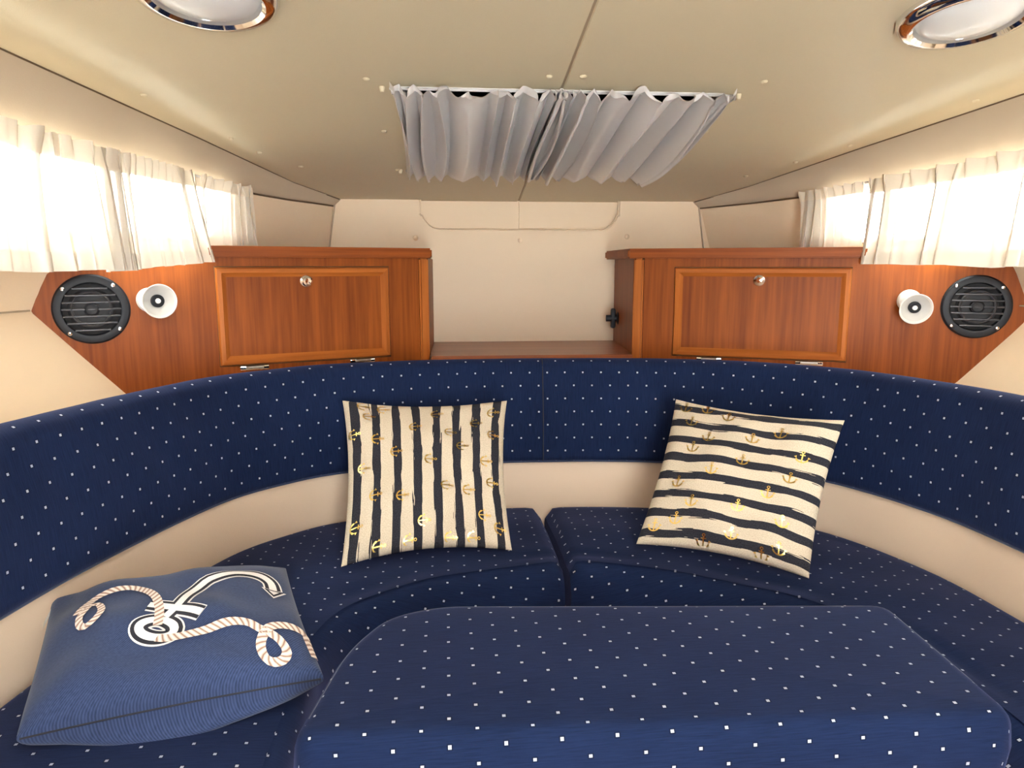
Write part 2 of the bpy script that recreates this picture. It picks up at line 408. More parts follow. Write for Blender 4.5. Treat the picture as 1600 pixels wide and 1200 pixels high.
# ------------------------------------------------------------------ the dinette: curves in plan
BACK = [(-1.0, .25), (-.985, .7), (-.940, 1.089), (-.875, 1.363), (-.767, 1.656), (-.66, 1.79), (-.54, 1.875), (-.33, 1.93), (-.106, 1.946), (0, 1.944),
        (.16, 1.935), (.33, 1.905), (.50, 1.84), (.673, 1.695), (.778, 1.453), (.808, 1.206), (.83, .8), (.84, .25)]
def normals(P):
    t = np.gradient(P, axis=0); t /= np.linalg.norm(t, axis=1)[:, None]
    return np.stack([-t[:, 1], t[:, 0]], 1)          # points outwards, away from the cabin
def sweep(name, P, q, prof, mat, parent=None, cap=True, smooth=50, wob=0):
    n = normals(P); pr = np.array(prof); nv = len(pr)
    vl = np.concatenate([[0], np.cumsum(np.linalg.norm(np.diff(pr, axis=0), axis=1))])
    vs, uv = [], []
    for i in range(len(P)):
        for j in range(nv):
            o, z = pr[j]
            if wob and 3 < j < nv-4: o = o + wob*(math.sin(q[i]*23+1.3*math.sin(j*.5))*math.sin(j*.35) + .6*math.sin(q[i]*51+j*.4))
            vs.append((P[i, 0]+n[i, 0]*o, P[i, 1]+n[i, 1]*o, Z(z))); uv.append((q[i], vl[j]))
    fs = grid_faces(len(P), nv)
    if cap: fs += [tuple(range(nv)), tuple(reversed(range((len(P)-1)*nv, len(P)*nv)))]
    return mesh_obj(name, vs, fs, mat, parent, uv, smooth)
CB, qB = spline(BACK, 260)
ic = int(np.argmin(np.abs(CB[:, 0]+.002) + (CB[:, 1] < 1.5)))
# lining behind and below the backrest
ln = sweep('wall_liner', CB, qB, [(.34, -.33), (.125, -.33), (.122, -.537), (.028, -.537), (.024, -.545), (.026, -.66), (.026, -.80)], 'liner', cap=False, smooth=40)
tag(ln, 'smooth beige hull liner showing between backrest and seat cushions', 'wall', kind='structure')
# backrest cushions
def back_prof():
    p = [(.10, -.534), (.03, -.534), (.012, -.532), (.003, -.526), (0, -.515)]
    for z in np.linspace(-.50, -.315, 12): p.append((.036*(z+.53)/.23 - .010*math.sin(math.pi*(z+.515)/.225), z))
    for a in np.linspace(10, 170, 11): p.append((.072-.036*math.cos(math.radians(a)), -.292+.038*math.sin(math.radians(a))))
    p += [(.112, -.33), (.114, -.44), (.114, -.525)]
    return p
for nm, sl, lab in (('left', slice(0, ic+1), 'navy dotted backrest cushion curving around the left side'), ('right', slice(ic, None), 'navy dotted backrest cushion curving around the right side')):
    P = CB[sl].copy(); q = qB[sl]
    b = sweep('backrest_cushion', P, q, back_prof(), 'dot', wob=.0012)
    tag(b, lab, 'cushion', 'backrest cushions')
    if nm == 'right': pr = back_prof(); nn = normals(P)[0]; tube('end_welt', [(P[0, 0]+nn[0]*(o-.001), P[0, 1]+nn[1]*(o-.001), Z(z)) for o, z in pr[2:26]], .0014, 'ink', b, 6)
    # bottom welt
    n = normals(P); tube('welt', [(P[i, 0]+n[i, 0]*.012, P[i, 1]+n[i, 1]*.012, Z(-.5325)) for i in range(0, len(P), 2)], .0035, 'navy', b, 6)

# seat cushions
INNER_L = [(-.001, 1.535), (-.15, 1.512), (-.265, 1.475), (-.35, 1.43), (-.44, 1.36), (-.485, 1.25), (-.488, 1.15), (-.482, .9), (-.48, .25)]
INNER_R = [(.001, 1.535), (.10, 1.512), (.22, 1.45), (.33, 1.38), (.44, 1.29), (.52, 1.16), (.545, .9), (.55, .25)]
ST, SB = -.66, -.79
nC = normals(CB)
OUT = CB + nC*.012
def seat(name, outer, inner, lab, sg):
    N = 110; NW = 26
    O, _ = spline(outer[::2], N); I, _ = spline(inner, N)
    r = .03; vs, uv = [], []
    s_end = np.concatenate([[0], np.cumsum(np.linalg.norm(np.diff((O+I)/2, axis=0), axis=1))])
    prof = [(0, SB), (0, ST-.05)]                                    # (inset in metres from outer, z) outer edge
    a_ = [(r*.7*(1-math.cos(t)), ST-r*.7+r*.7*math.sin(t)) for t in np.linspace(0, math.pi/2, 6)]
    for i in range(N):
        o, n_ = O[i], I[i]; d = n_-o; W = np.linalg.norm(d); d = d/W
        e = min(s_end[i], .03); drop_e = .03-math.sqrt(max(.03**2-(.03-e)**2, 0))     # rounding at the centre gap
        line = [(0, SB)] + [(x, z) for x, z in a_]
        for t in np.linspace(.06, .94, NW): line.append((W*t, ST+.006*math.sin(math.pi*t)))
        rr = .045
        for t in np.linspace(0.15, math.pi/2, 7): line.append((W-rr+rr*math.sin(t)*1.0, ST-rr*.9*(1-math.cos(t))))
        line += [(W+.002, ST-.075), (W-.004, ST-.10), (W-.012, SB)]
        line.sort(key=lambda p: 0) 
        drop = 0; last = None
        for k, (w, z) in enumerate(line):
            p = o+d*w
            wav = .0022*math.sin(p[0]*17+p[1]*9)*math.sin(p[1]*21-p[0]*6)
            if 7 < k < len(line)-4:
                z += wav
                # soft fold running back from the front edge
                z += -.006*math.exp(-((W-w-.07)/.02)**2)*(.5+.5*math.sin(s_end[i]*14+1)) 
            if z > SB+.04: z -= drop_e
            drop = max(0, ST-z)
            vs.append((p[0], p[1], Z(z))); uv.append((p[0]+d[0]*drop*(1 if w > W/2 else -1)*.9, p[1]+d[1]*drop*(1 if w > W/2 else -1)*.9))
    nv = len(line)
    fs = grid_faces(N, nv, sg < 0)
    c0 = tuple(range(nv)); c1 = tuple(range((N-1)*nv, N*nv))
    fs += [c0 if sg > 0 else c0[::-1], c1[::-1] if sg > 0 else c1]
    bt = [(i*nv, (i+1)*nv, (i+1)*nv+nv-1, i*nv+nv-1) for i in range(N-1)]; fs += bt
    return tag(mesh_obj(name, vs, fs, 'dot_r', None, uv, 60), lab, 'cushion', 'seat cushions')
OL = OUT[:ic][::-1].copy(); OL[0, 0] = -.010; OR = OUT[ic:].copy(); OR[0, 0] = .004
IL = [(x-.004, y) for x, y in INNER_L]; IR = [(x+.008, y) for x, y in INNER_R]
seat('seat_cushion', OL, IL, 'navy dotted seat cushion under the denim pillow', -1)
seat('seat_cushion', OR, IR, 'navy dotted seat cushion under the level striped pillow', 1)
# berth base carrying the seats
def base():
    N = 90; vs, fs = [], []
    O, _ = spline((CB+nC*.05)[::3], N); I, _ = spline(INNER_L[::-1][:-1]+[(0, 1.535)]+INNER_R[1:], N)
    for i in range(N):
        d = O[i]-I[i]; d /= np.linalg.norm(d); p = I[i]+d*.05
        vs += [(O[i][0], O[i][1], Z(SB-.002)), (p[0], p[1], Z(SB-.002)), (p[0], p[1], 0)]
    return mesh_obj('berth_base', vs, grid_faces(N, 3, True), 'wood', smooth=40)
tag(base(), 'wooden berth base below the seat cushions', 'seat base', kind='structure')

# dinette table with its cushion
tb = empty('dinette_table', (0.01, 1.0, 0)); tag(tb, 'lowered dinette table below the dotted cushion in front', 'table')
prism('table_top', [(-.44, -.14), (.45, -.17), (.46, .11), (-.34, .17), (-.40, .10)], 'z', Z(-.705), Z(-.672), 'wood_y', tb, .004)
lathe('leg', [(.10, 0), (.10, .015), (.04, .03), (.035, .05), (.035, Z(-.705))], 'steel', tb, 24)
def table_cushion():
    raw = [(-.462, .845), (.475, .812), (.491, 1.135), (-.28, 1.20), (-.37, 1.165), (-.425, 1.06)]
    rad = [.03, .03, .035, .10, .06, .10]
    out = []
    n = len(raw)
    for i in range(n):
        p = Vector(raw[i]); a = (Vector(raw[i-1])-p); b = (Vector(raw[(i+1) % n])-p)
        ra = min(rad[i], a.length*.45, b.length*.45); A = p+a.normalized()*ra; B = p+b.normalized()*ra
        for t in np.linspace(0, 1, 9): out.append((1-t)**2*A+2*t*(1-t)*p+t*t*B)
    # even resample
    C = np.array([tuple(v) for v in out]); C = np.vstack([C, C[:1]])
    s = np.concatenate([[0], np.cumsum(np.linalg.norm(np.diff(C, axis=0), axis=1))]); K = 160
    q = np.linspace(0, s[-1], K, endpoint=False); C = np.stack([np.interp(q, s, C[:, k]) for k in (0, 1)], 1)
    t = np.roll(C, -1, 0)-np.roll(C, 1, 0); t /= np.linalg.norm(t, axis=1)[:, None]; nn = np.stack([t[:, 1], -t[:, 0]], 1)
    top, bot = -.574, -.672; r = .022
    rings = [(-.006, bot, .10), (.0, bot+.012, .085), (.004, bot+.045, .05), (.001, top-r, .02)]
    rings += [(-r*(1-math.cos(a)), top-r+r*math.sin(a), .02-.02*a/1.57) for a in np.linspace(.25, math.pi/2, 6)]
    rings += [('s', .8, top+.003), ('s', .5, top+.005), ('s', .2, top+.006)]; cc = C.mean(axis=0)
    vs, uv, fs = [], [], []
    for o, z, dr in rings:
        for k in range(K):
            if o == 's':
                p = cc+(C[k]-nn[k]*r-cc)*z; vs.append((p[0], p[1], Z(dr))); uv.append((p[0], p[1])); continue
            p = C[k]+nn[k]*o; vs.append((p[0], p[1], Z(z))); p2 = C[k]+nn[k]*(o+dr); uv.append((p2[0], p2[1]))
    for i in range(len(rings)-1):
        for k in range(K): k2 = (k+1) % K; fs.append((i*K+k, i*K+k2, (i+1)*K+k2, (i+1)*K+k))
    fs.append(tuple(range((len(rings)-1)*K, len(rings)*K))); fs.append(tuple(reversed(range(K))))
    o = mesh_obj('table_cushion', vs, fs, 'dot_r', None, uv, 60)
    tube('piping', [(C[k][0]-nn[k][0]*.010, C[k][1]-nn[k][1]*.010, Z(top-.004)) for k in range(K) if C[k][1] > .87 and abs(C[k][0]-C[k-1][0])+abs(C[k][1]-C[k-1][1]) < .1][:], .0014, 'navy', o, 6)
    return o
tag(table_cushion(), 'large navy dotted infill cushion on the table in the foreground', 'cushion')

# ------------------------------------------------------------------ corner cabinets (panel set at 24 degrees)
ANG = math.radians(24)
FR = {-1: ((-.32, 2.205, EYE), ANG), 1: ((.312, 2.20, EYE), -ANG)}
def to_local(sg, x, y):
    (ox, oy, _), a = FR[sg]; dx, dy = x-ox, y-oy
    return dx*math.cos(a)+dy*math.sin(a), -dx*math.sin(a)+dy*math.cos(a)
def cabinet(sg):
    loc, a = FR[sg]; e = empty('corner_cabinet', loc, a); ds = .03 if sg > 0 else 0
    P = lambda pts: [(sg*s, z) for s, z in pts]
    d0, d1, dz0, dz1 = (.116, .582, -.260, -.004) if sg < 0 else (.113, .592, -.266, -.006)
    fp = [(.022, -.42), (.022, .022), (.93+ds, .022), (.952+ds, -.022), (.985+ds, -.103), (.976+ds, -.178), (.832+ds, -.319), (.75+ds, -.42)]
    prism('front_panel', P(fp), 'y', 0, .018, 'wood', e, .001)
    # corner post and inner side panel
    prism('corner_post', P([(-.008, -.30), (-.008, .022), (.021, .022), (.021, -.30)]), 'y', -.006, .022, 'mould', e, .005)
    sx, sy = to_local(sg, sg*(.352 if sg > 0 else .322), 2.602)
    x0, y0 = sg*.004, .012; v = Vector((sx-x0, sy-y0, 0)).normalized(); n = Vector((-v.y, v.x, 0))*(-sg)*.016
    pl = [(x0, y0), (sx, sy), (sx-n.x, sy-n.y), (x0-n.x, y0-n.y)]
    prism('side_panel', pl, 'z', -.272, .022, 'wood', e, .001)
    # lid over the cabinet
    W = [(-.31, 2.60), (-.64, 2.60), (-.80, 2.30), (-.935, 2.03)] if sg < 0 else [(.30, 2.60), (.66, 2.60), (.81, 2.30), (.945, 2.03)]
    end = .594 if sg < 0 else .66
    lid = [(sg*-.012 if sg < 0 else sg*-.024, -.02)] + [to_local(sg, *p) for p in W] + [(sg*end, -.02)]
    prism('lid', lid, 'z', .0215, .050, 'wood_x', e, .005)
    # drop-front door: board, four mitred mouldings, knob
    dr = prism('door', P([(d0, dz0), (d0, dz1), (d1, dz1), (d1, dz0)]), 'y', -.004, .004, 'wood', e, .001)
    w = .026
    def mould(pts, mat):
        # pts: outer a, outer b, inner b, inner a ; raised in the middle
        bm = bmesh.new(); prof = [(0, -.003), (.15, -.011), (.55, -.012), (.8, -.007), (1, -.0035)]
        A = [bm.verts.new((sg*(pts[0][0]+(pts[3][0]-pts[0][0])*t), y, pts[0][1]+(pts[3][1]-pts[0][1])*t)) for t, y in prof]
        B = [bm.verts.new((sg*(pts[1][0]+(pts[2][0]-pts[1][0])*t), y, pts[1][1]+(pts[2][1]-pts[1][1])*t)) for t, y in prof]
        for i in range(len(prof)-1): bm.faces.new((A[i], A[i+1], B[i+1], B[i]))
        return bm_obj('moulding', bm, mat, dr, 25)
    o = [(d0, dz0), (d0, dz1), (d1, dz1), (d1, dz0)]; n_ = [(d0+w, dz0+w), (d0+w, dz1-w), (d1-w, dz1-w), (d1-w, dz0+w)]
    for i in range(4):
        j = (i+1) % 4; mould((o[i], o[j], n_[j], n_[i]), 'mould' if i % 2 == 0 else 'mould_x')
    rim = [(sg*d0, -.0035, dz0), (sg*d0, -.0035, dz1), (sg*d1, -.0035, dz1), (sg*d1, -.0035, dz0)]
    tube('door_gap', [(x, -.0006, z) for x, y, z in rim], .0028, 'piping', dr, 6, True)
    kn = lathe('knob', [(.017, 0), (.017, .003), (.0145, .006), (.009, .009), (.009, .013), (.0125, .017), (.0125, .021), (.008, .025), (0, .0255)], 'chrome', dr, 28,
               Matrix.Translation((sg*.351, -.004, -.041)) @ Matrix.Rotation(math.pi/2, 4, 'X'))
    for hs in (((.46, .534), (.164, .236)) if sg < 0 else ((.46, .534), (.185, .257))):
        hz = dz0-.006; bmid = hs[0]+.012, hs[1]-.012
        h = box('hinge', (min(sg*hs[0], sg*hs[1]), -.006, hz-.008), (max(sg*hs[0], sg*hs[1]), .002, hz+.003), 'chrome', e, .002)
        tube('hinge_pin', [(sg*(hs[0]+.014), -.007, hz-.001), (sg*(hs[1]-.014), -.007, hz-.001)], .0035, 'steel', h, 8)
    return e
tag(cabinet(-1), 'mahogany corner cabinet with drop door on the left of the shelf', 'cabinet', 'corner cabinets')
tag(cabinet(1), 'mahogany corner cabinet with drop door on the right of the shelf', 'cabinet', 'corner cabinets')
# black turn catch on the inner side of the right cabinet
tc_ = empty('turn_catch', (.329, 2.50, Z(-.179)), math.radians(-5)); tag(tc_, 'small black cross shaped turn catch inside the right cabinet side', 'catch')
lathe('rose', [(.022, 0), (.022, .006), (.014, .010), (0, .011)], 'black', tc_, 20, Matrix.Rotation(-math.pi/2, 4, 'Y') @ Matrix.Translation((0, 0, -.004)))
box('handle', (-.026, -.011, -.034), (-.010, .011, .034), 'black', tc_, .006); tube('stem', [(.002, 0, 0), (-.042, 0, 0)], .011, 'black', tc_, 12)

sh = prism('bow_shelf', [(-.308, 2.185), (.30, 2.178), (.352, 2.604), (-.336, 2.604)], 'z', Z(-.292), Z(-.266), 'wood_y', None, .003)
tag(sh, 'mahogany shelf board between the two corner cabinets', 'shelf')

# ------------------------------------------------------------------ loudspeakers and reading lamps on the panels
def speaker(sg, s, z, lab):
    (ox, oy, _), a = FR[sg]; c = (ox+sg*s*math.cos(a), oy-s*math.sin(ANG), Z(z))
    e = empty('loudspeaker', c, a); R = Matrix.Rotation(math.pi/2, 4, 'X')
    ring_lathe('rim', [(.083, 0), (.083, .006), (.079, .011), (.070, .013), (.064, .012), (.061, .007), (.061, .0)], 'black', e, 56, R)
    lathe('cone', [(.0615, .0015), (.058, .003), (.050, .006), (.046, .003), (.030, .0012), (.020, .0012), (0, .0012)], 'black_deep', e, 48, R)
    for k in range(7):
        zz = (k-3)*.0165; h = math.sqrt(max(.062**2-zz**2, 0)); pts = [(x, -.0125-.004*(1-(x/.062)**2), zz-.003*(1-(x/.062)**2)*(1 if k < 4 else -1)*0) for x in np.linspace(-h, h, 9)]
        tube('louvre', pts, .0030, 'black_g', e, 6)
    ring_lathe('inner_ring', [(.044, .012), (.044, .0165), (.041, .018), (.038, .0165), (.038, .012)], 'black_g', e, 40, R)
    lathe('hub', [(.017, .010), (.017, .017), (.012, .0205), (.007, .019), (0, .0185)], 'black', e, 28, R)
    for k in range(4):
        t = math.radians(45+90*k+(4 if sg < 0 else -2)); m = Matrix.Translation((.0745*math.cos(t), -.0115, .0745*math.sin(t))) @ R
        lathe('screw', [(.0045, 0), (.0045, .002), (.003, .0035), (0, .0038)], 'chrome', e, 14, m)
    return tag(e, lab, 'loudspeaker', 'loudspeakers')
speaker(-1, .863, -.103, 'round black louvred loudspeaker on the left cabinet panel')
speaker(1, .897, -.107, 'round black louvred loudspeaker on the right cabinet panel')
def reading_lamp(sg, s, z, dx, dz, lab):
    (ox, oy, _), a = FR[sg]; c = (ox+sg*s*math.cos(a), oy-s*math.sin(ANG), Z(z))
    e = empty('reading_lamp', c, a); R = Matrix.Rotation(math.pi/2, 4, 'X')
    lathe('base', [(.030, 0), (.030, .010), (.026, .015), (.012, .018), (0, .018)], 'white', e, 32, R)
    tip = Vector((dx, -.045, dz)); ax = Vector((dx*.9, -.055, dz*.9)).normalized()
    q = Vector((0, 0, 1)).rotation_difference(ax).to_matrix().to_4x4()
    tube('stem', [(0, -.012, 0), Vector((0, -.03, 0)), tip*.9], .008, 'chrome', e, 12)
    m = Matrix.Translation(tip) @ q
    sh = ring_lathe('shade', [(.014, -.022), (.022, -.020), (.034, -.006), (.0405, .010), (.0415, .013), (.0395, .0135), (.037, .0095), (.030, .001), (.016, -.007), (.0135, -.009)], 'white', e, 44, m)
    lathe('reflector', [(.036, .0082), (.028, .0015), (.0165, -.005), (.015, -.006)], 'reflector', sh, 36, m, cap=False)
    lathe('bulb_socket', [(.0155, -.008), (.0155, .0005), (.012, .0015), (.0085, .0008), (0, .0008)], 'black', sh, 24, m)
    lathe('bulb', [(.0065, .0008), (.006, .004), (.003, .0062), (0, .0068)], 'led', sh, 18, m)
    return tag(e, lab, 'lamp', 'reading lamps')
reading_lamp(-1, .737, -.084, .016, -.001, 'small white reading lamp beside the left loudspeaker')
reading_lamp(1, .738, -.094, .008, -.016, 'small white reading lamp tilted down beside the right loudspeaker')

# ------------------------------------------------------------------ ceiling lamps
def ceiling_lamp(x, y, lab):
    m = ceil_mtx(x, y); e = empty('ceiling_lamp'); e.matrix_world = m
    ring_lathe('bezel', [(.114, -.002), (.114, .006), (.110, .014), (.102, .020), (.092, .021), (.086, .016), (.084, .006), (.084, -.002)], 'chrome', e, 64)
    lathe('diffuser', [(.0845, .004), (.080, .012), (.066, .019), (.040, .024), (0, .026)], 'frost', e, 56)
    return tag(e, lab, 'ceiling lamp', 'ceiling lamps')
ceiling_lamp(-.635, 1.290, 'round chrome ceiling lamp left of the headliner seam')
ceiling_lamp(.648, 1.285, 'round chrome ceiling lamp right of the headliner seam')

# ------------------------------------------------------------------ deck hatch and its gathered curtain
ht = empty('deck_hatch'); ht.matrix_world = Matrix.Translation((0, (HY0+HY1)/2, Z(ZC((HY0+HY1)/2)))) @ Matrix.Rotation(-slope, 4, 'X')
tag(ht, 'smoked deck hatch in the headliner behind the grey curtain', 'hatch')
hl = (HY1-HY0)/2/math.cos(slope)
for nm, lo, hi in (('frame_side', (-HX-.012, -hl, -.002), (-HX+.004, hl, .06)), ('frame_side', (HX-.004, -hl, -.002), (HX+.012, hl, .06)),
                   ('frame_end', (-HX-.012, -hl-.012, -.002), (HX+.012, -hl+.004, .06)), ('frame_end', (-HX-.012, hl-.004, -.002), (HX+.012, hl+.012, .06))):
    box(nm, lo, hi, 'alu', ht, .001)
box('pane', (-HX-.012, -hl-.012, .052), (HX+.012, hl+.012, .062), 'smoked', ht, .001)

hc = empty('hatch_curtain'); hc.matrix_world = Matrix.Translation((0, 1.955, Z(ZC(1.955)))) @ Matrix.Rotation(-slope, 4, 'X')
tag(hc, 'gathered grey satin curtain stretched under the deck hatch', 'curtain')
def hatch_cloth():
    NU, NV = 420, 34; vs, uv = [], []
    rs = np.random.default_rng(11)
    cuts = np.cumsum(rs.uniform(.6, 1.7, 21)); cuts = (cuts-cuts[0])/(cuts[-1]-cuts[0])
    dense = lambda u: u - .062*math.sin(4*math.pi*u+.5)+.062*math.sin(.5)                     # tighter pleats at the two ends
    def pleat(u):
        k = int(np.searchsorted(cuts, u, 'right'))-1; k = min(max(k, 0), len(cuts)-2)
        f = (u-cuts[k])/(cuts[k+1]-cuts[k]); return k, f
    amp = rs.uniform(.6, 1.25, 30); skew = rs.uniform(-.02, .02, 30); wide = rs.uniform(.8, 1.4, 30)
    L = .63/math.cos(slope)
    for i in range(NU):
        u = i/(NU-1)
        for j in range(NV):
            v = j/(NV-1)
            k, f = pleat(u)
            h = (math.sin(math.pi*f))**.65
            # open the pleats towards the middle of the length, some merge into broad folds
            mid = math.sin(math.pi*v)
            z = -.003 - .052*amp[k]*h*(.75+.35*mid) + .004*math.sin(u*47+v*5)
            x = -.372+.744*dense(u) + .012*math.sin(2*math.pi*f)*(amp[k]-.3) + skew[k]*math.sin(math.pi*v)*h
            x *= 1-.02*mid
            y = -L/2 + L*v
            if v < .09: z += -.005*math.sin(u*150)*(1-v/.09); z = -.012+(z+.012)*(.55+.45*v/.09)
            if v > .95: z = -.010+(z+.010)*.7
            if j == 0: y -= .010+.006*math.sin(u*210); z -= .006
            if j == NV-1: y += .004+.004*math.sin(u*190)
            vs.append((x, y, z)); uv.append((u, v))
    cl = mesh_obj('cloth', vs, grid_faces(NU, NV), 'grey', hc, uv, 80)
    hv = []
    for i in range(NU):                                                    # pale frill above the casing on the aft edge
        u = i/(NU-1); p = vs[i*NV]
        for t in (0, .5, 1): hv.append((p[0]+.003*t*math.sin(u*170), p[1]-.008*t-.005*t*math.sin(u*130), p[2]+.004*t+.007*math.sin(u*125+2*t)*t))
    mesh_obj('heading_frill', hv, grid_faces(NU, 3), 'grey_l', hc, None, 80)
    return cl
hatch_cloth()
for yy in (-.300, .306):
    tube('rod', [(-.375, yy, -.003), (.375, yy, -.003)], .003, 'grey', hc, 10)
    for sx in (-.39, .39): lathe('rod_end', [(.006, 0), (.006, .003), (.004, .012), (0, .013)], 'ceil', hc, 14, Matrix.Translation((sx, yy, .001)) @ Matrix.Rotation(math.pi, 4, 'X'))

# ------------------------------------------------------------------ window curtains
def RAILX(y): return XS(y)-.012
def curtain(name, sg, y0, y1, zb0, zb1, seed, lab, inset0=0, inset1=0, pleats=9, flare=0, amp=.010, pull=0, gather=()):
    """cloth hung from the rail between y0 and y1; hem heights zb0, zb1 (from eye level)"""
    e = empty(name, (sg*RAILX((y0+y1)/2), (y0+y1)/2, Z(ZT((y0+y1)/2)))); off = Vector(e.location)
    NU, NV = 300, 36; rs = np.random.default_rng(seed); vs, uv = [], []
    ph = rs.uniform(0, 6.28, 8); fr = pleats*rs.uniform(.7, 1.4, 4)
    for i in range(NU):
        u = i/(NU-1)
        for j in range(NV):
            v = j/(NV-1)
            y = y0+(y1-y0)*u + flare*(u-.35)*v**1.3 + pull*math.sin(math.pi*u)*v
            big = math.sin(6.283*fr[0]*.35*u+ph[0])*.55+math.sin(6.283*fr[1]*.55*u+ph[1]+.8*v)*.45
            fine = math.sin(6.283*fr[2]*1.9*u+ph[2])*.6+math.sin(6.283*fr[3]*2.7*u+ph[3])*.4
            hd = math.exp(-((v-.0)/.14)**2)                                  # gathered heading
            d = amp*(1.2*big*(v**.7)+fine*(.25+.75*hd)) 
            ins = inset0+(inset1-inset0)*u; lat = 0
            for uc, gw, gk, gs in gather:
                g = math.exp(-((u-uc)/gw)**2)*gs; a = 6.283*gk*(u-uc)
                d += g*.016*math.sin(a)*(.5+.5*v); lat += g*.020*math.sin(2*a+.6)*(.45+.55*math.sin(2.2*v+.5))
            zt = ZT(y)+.008+.004*fine*(1-v)*(1 if j == 0 else 0); zb = zb0+(zb1-zb0)*u+.003*big
            z = zt+(zb-zt)*v
            yy = y+.8*d+lat
            x = RAILX(y0+(y1-y0)*u)-ins*(.35+.65*v)-d-.004
            vs.append(Vector((sg*x, yy, Z(z)))-off); uv.append((u*2.2*(y1-y0), v*.25))
    cl = mesh_obj('cloth', vs, grid_faces(NU, NV), 'sheer', e, uv, 80)
    # stitched hem band and heading band, doubled cloth lying on the inner face
    for nm, ja, jb in (('hem', NV-6, NV), ('heading', 0, 7)):
        hv, hu = [], []
        for i in range(NU):
            for j in range(ja, jb):
                p = vs[i*NV+j].copy(); p.x += -sg*.0012; hv.append(p); hu.append(uv[i*NV+j])
        mesh_obj(nm, hv, grid_faces(NU, jb-ja), 'hem' if nm == 'heading' else 'sheer', e, hu, 80)
    return tag(e, lab, 'curtain', 'window curtains')
curtain('window_curtain', -1, .95, 1.715, -.014, -.010, 3, 'sheer cream curtain nearest the viewer on the left window', .0, .03, 8, amp=.013, gather=((.99, .07, 22, 1.0), (.80, .05, 18, .8), (.55, .03, 20, .5)))
curtain('window_curtain', -1, 1.70, 1.925, -.012, .010, 5, 'sheer cream curtain flaring over the left cabinet end', .02, .045, 5, flare=.05, amp=.010, gather=((.04, .16, 9, .8), (.92, .16, 8, .9)))
curtain('window_curtain', -1, 1.95, 2.17, .054, .054, 8, 'short bunched curtain standing on the left cabinet lid', -.01, -.005, 4, amp=.010, gather=((.85, .2, 7, 1.0), (.1, .1, 9, .6)))
curtain('window_curtain', 1, .95, 1.945, -.020, .006, 13, 'long sheer cream curtain over the right window', .02, .03, 9, amp=.012, gather=((.97, .05, 26, 1.0), (.80, .025, 30, .6), (.62, .03, 24, .4), (.45, .05, 20, .6)))
curtain('window_curtain', 1, 1.975, 2.168, .054, .054, 17, 'short bunched curtain standing on the right cabinet lid', -.01, -.005, 4, amp=.010, gather=((.82, .22, 7, 1.0),))
for sg, lab in ((-1, 'cream curtain cord along the top of the left window'), (1, 'cream curtain cord along the top of the right window')):
    tag(tube('curtain_rail', [(sg*(RAILX(y)+.004), y, Z(ZT(y)+.004)) for y in np.linspace(.95, 2.17, 40)], .0035, 'alu', None, 8), lab, 'curtain rail', 'curtain rails')

# ------------------------------------------------------------------ pillows
#PILLOW-BEGIN
def make_pillow(c, T_up, T_dn, pinch, seed, wr=.006, floor=None, ex=(.42, .42), bulge=0):
    """surface of a pillow from its 4 corners (u0v0, u1v0, u1v1, u0v1); returns f(u, v, side, offset)"""
    c = [np.array(p, float) for p in c]
    n = np.cross(c[1]-c[0], c[3]-c[0])+np.cross(c[2]-c[1], c[0]-c[1])*-1+np.cross(c[3]-c[2], c[1]-c[2])
    n = np.cross(c[2]-c[0], c[3]-c[1]); n /= np.linalg.norm(n)
    rs = np.random.default_rng(seed); ph = rs.uniform(0, 6.28, 8); cen = sum(c)/4
    def f(u, v, side=1, off=0.0):
        pu, pv = pinch
        U = .5+(u-.5)*(1-pu*(1-(2*v-1)**2)); V = .5+(v-.5)*(1-pv*(1-(2*u-1)**2))
        p = c[0]*(1-U)*(1-V)+c[1]*U*(1-V)+c[2]*U*V+c[3]*(1-U)*V
        a = max(1-(2*u-1)**2, 0); b = max(1-(2*v-1)**2, 0)
        h = (a*b)**(ex[0] if side > 0 else ex[1])
        edge = min(a, b)
        w = wr*(math.sin(9*u+7*v+ph[0])*math.sin(8*v-5*u+ph[1])+.6*math.sin(19*u+ph[2]+3*v)*math.sin(15*v+ph[3]))*min(1, edge*3)
        corner = (abs(2*u-1)*abs(2*v-1))**3
        w += wr*1.2*math.sin(16*(u-v)*(1 if (u-.5)*(v-.5) < 0 else 0)+16*(u+v)*(1 if (u-.5)*(v-.5) >= 0 else 0)+ph[4])*corner*min(1, edge*6)
        t = (T_up*h+w if side > 0 else -(T_dn*h)+w*.5)
        if side < 0 and bulge: p = p-(c[3]-c[0])/np.linalg.norm(c[3]-c[0])*bulge*a*a*(v/.07)*math.exp(1-v/.07)
        q = p+n*(t+off)
        if floor is not None and q[2] < floor: q[2] = floor
        return q
    return f
def seat_pt(p): return p
PILLOWS = {
    'striped_v': dict(c=[(-0.495, 1.534, -0.643), (-0.119, 1.595, -0.643), (-0.108, 1.867, -0.345), (-0.528, 1.877, -0.340)], T=(.058, .05), pinch=(.075, .12), seed=2),
    'striped_h': dict(c=[(0.167, 1.583, -0.633), (0.483, 1.388, -0.643), (0.631, 1.554, -0.345), (0.316, 1.793, -0.335)], T=(.056, .05), pinch=(.06, .09), seed=6),
    'denim': dict(c=[(-.836, .942, -.620), (-.447, 1.018, -.598), (-.562, 1.318, -.553), (-.912, 1.196, -.551)], T=(.072, .075), pinch=(.03, .04), floor=-.658, ex=(.36, .30), bulge=.032, seed=9),
}
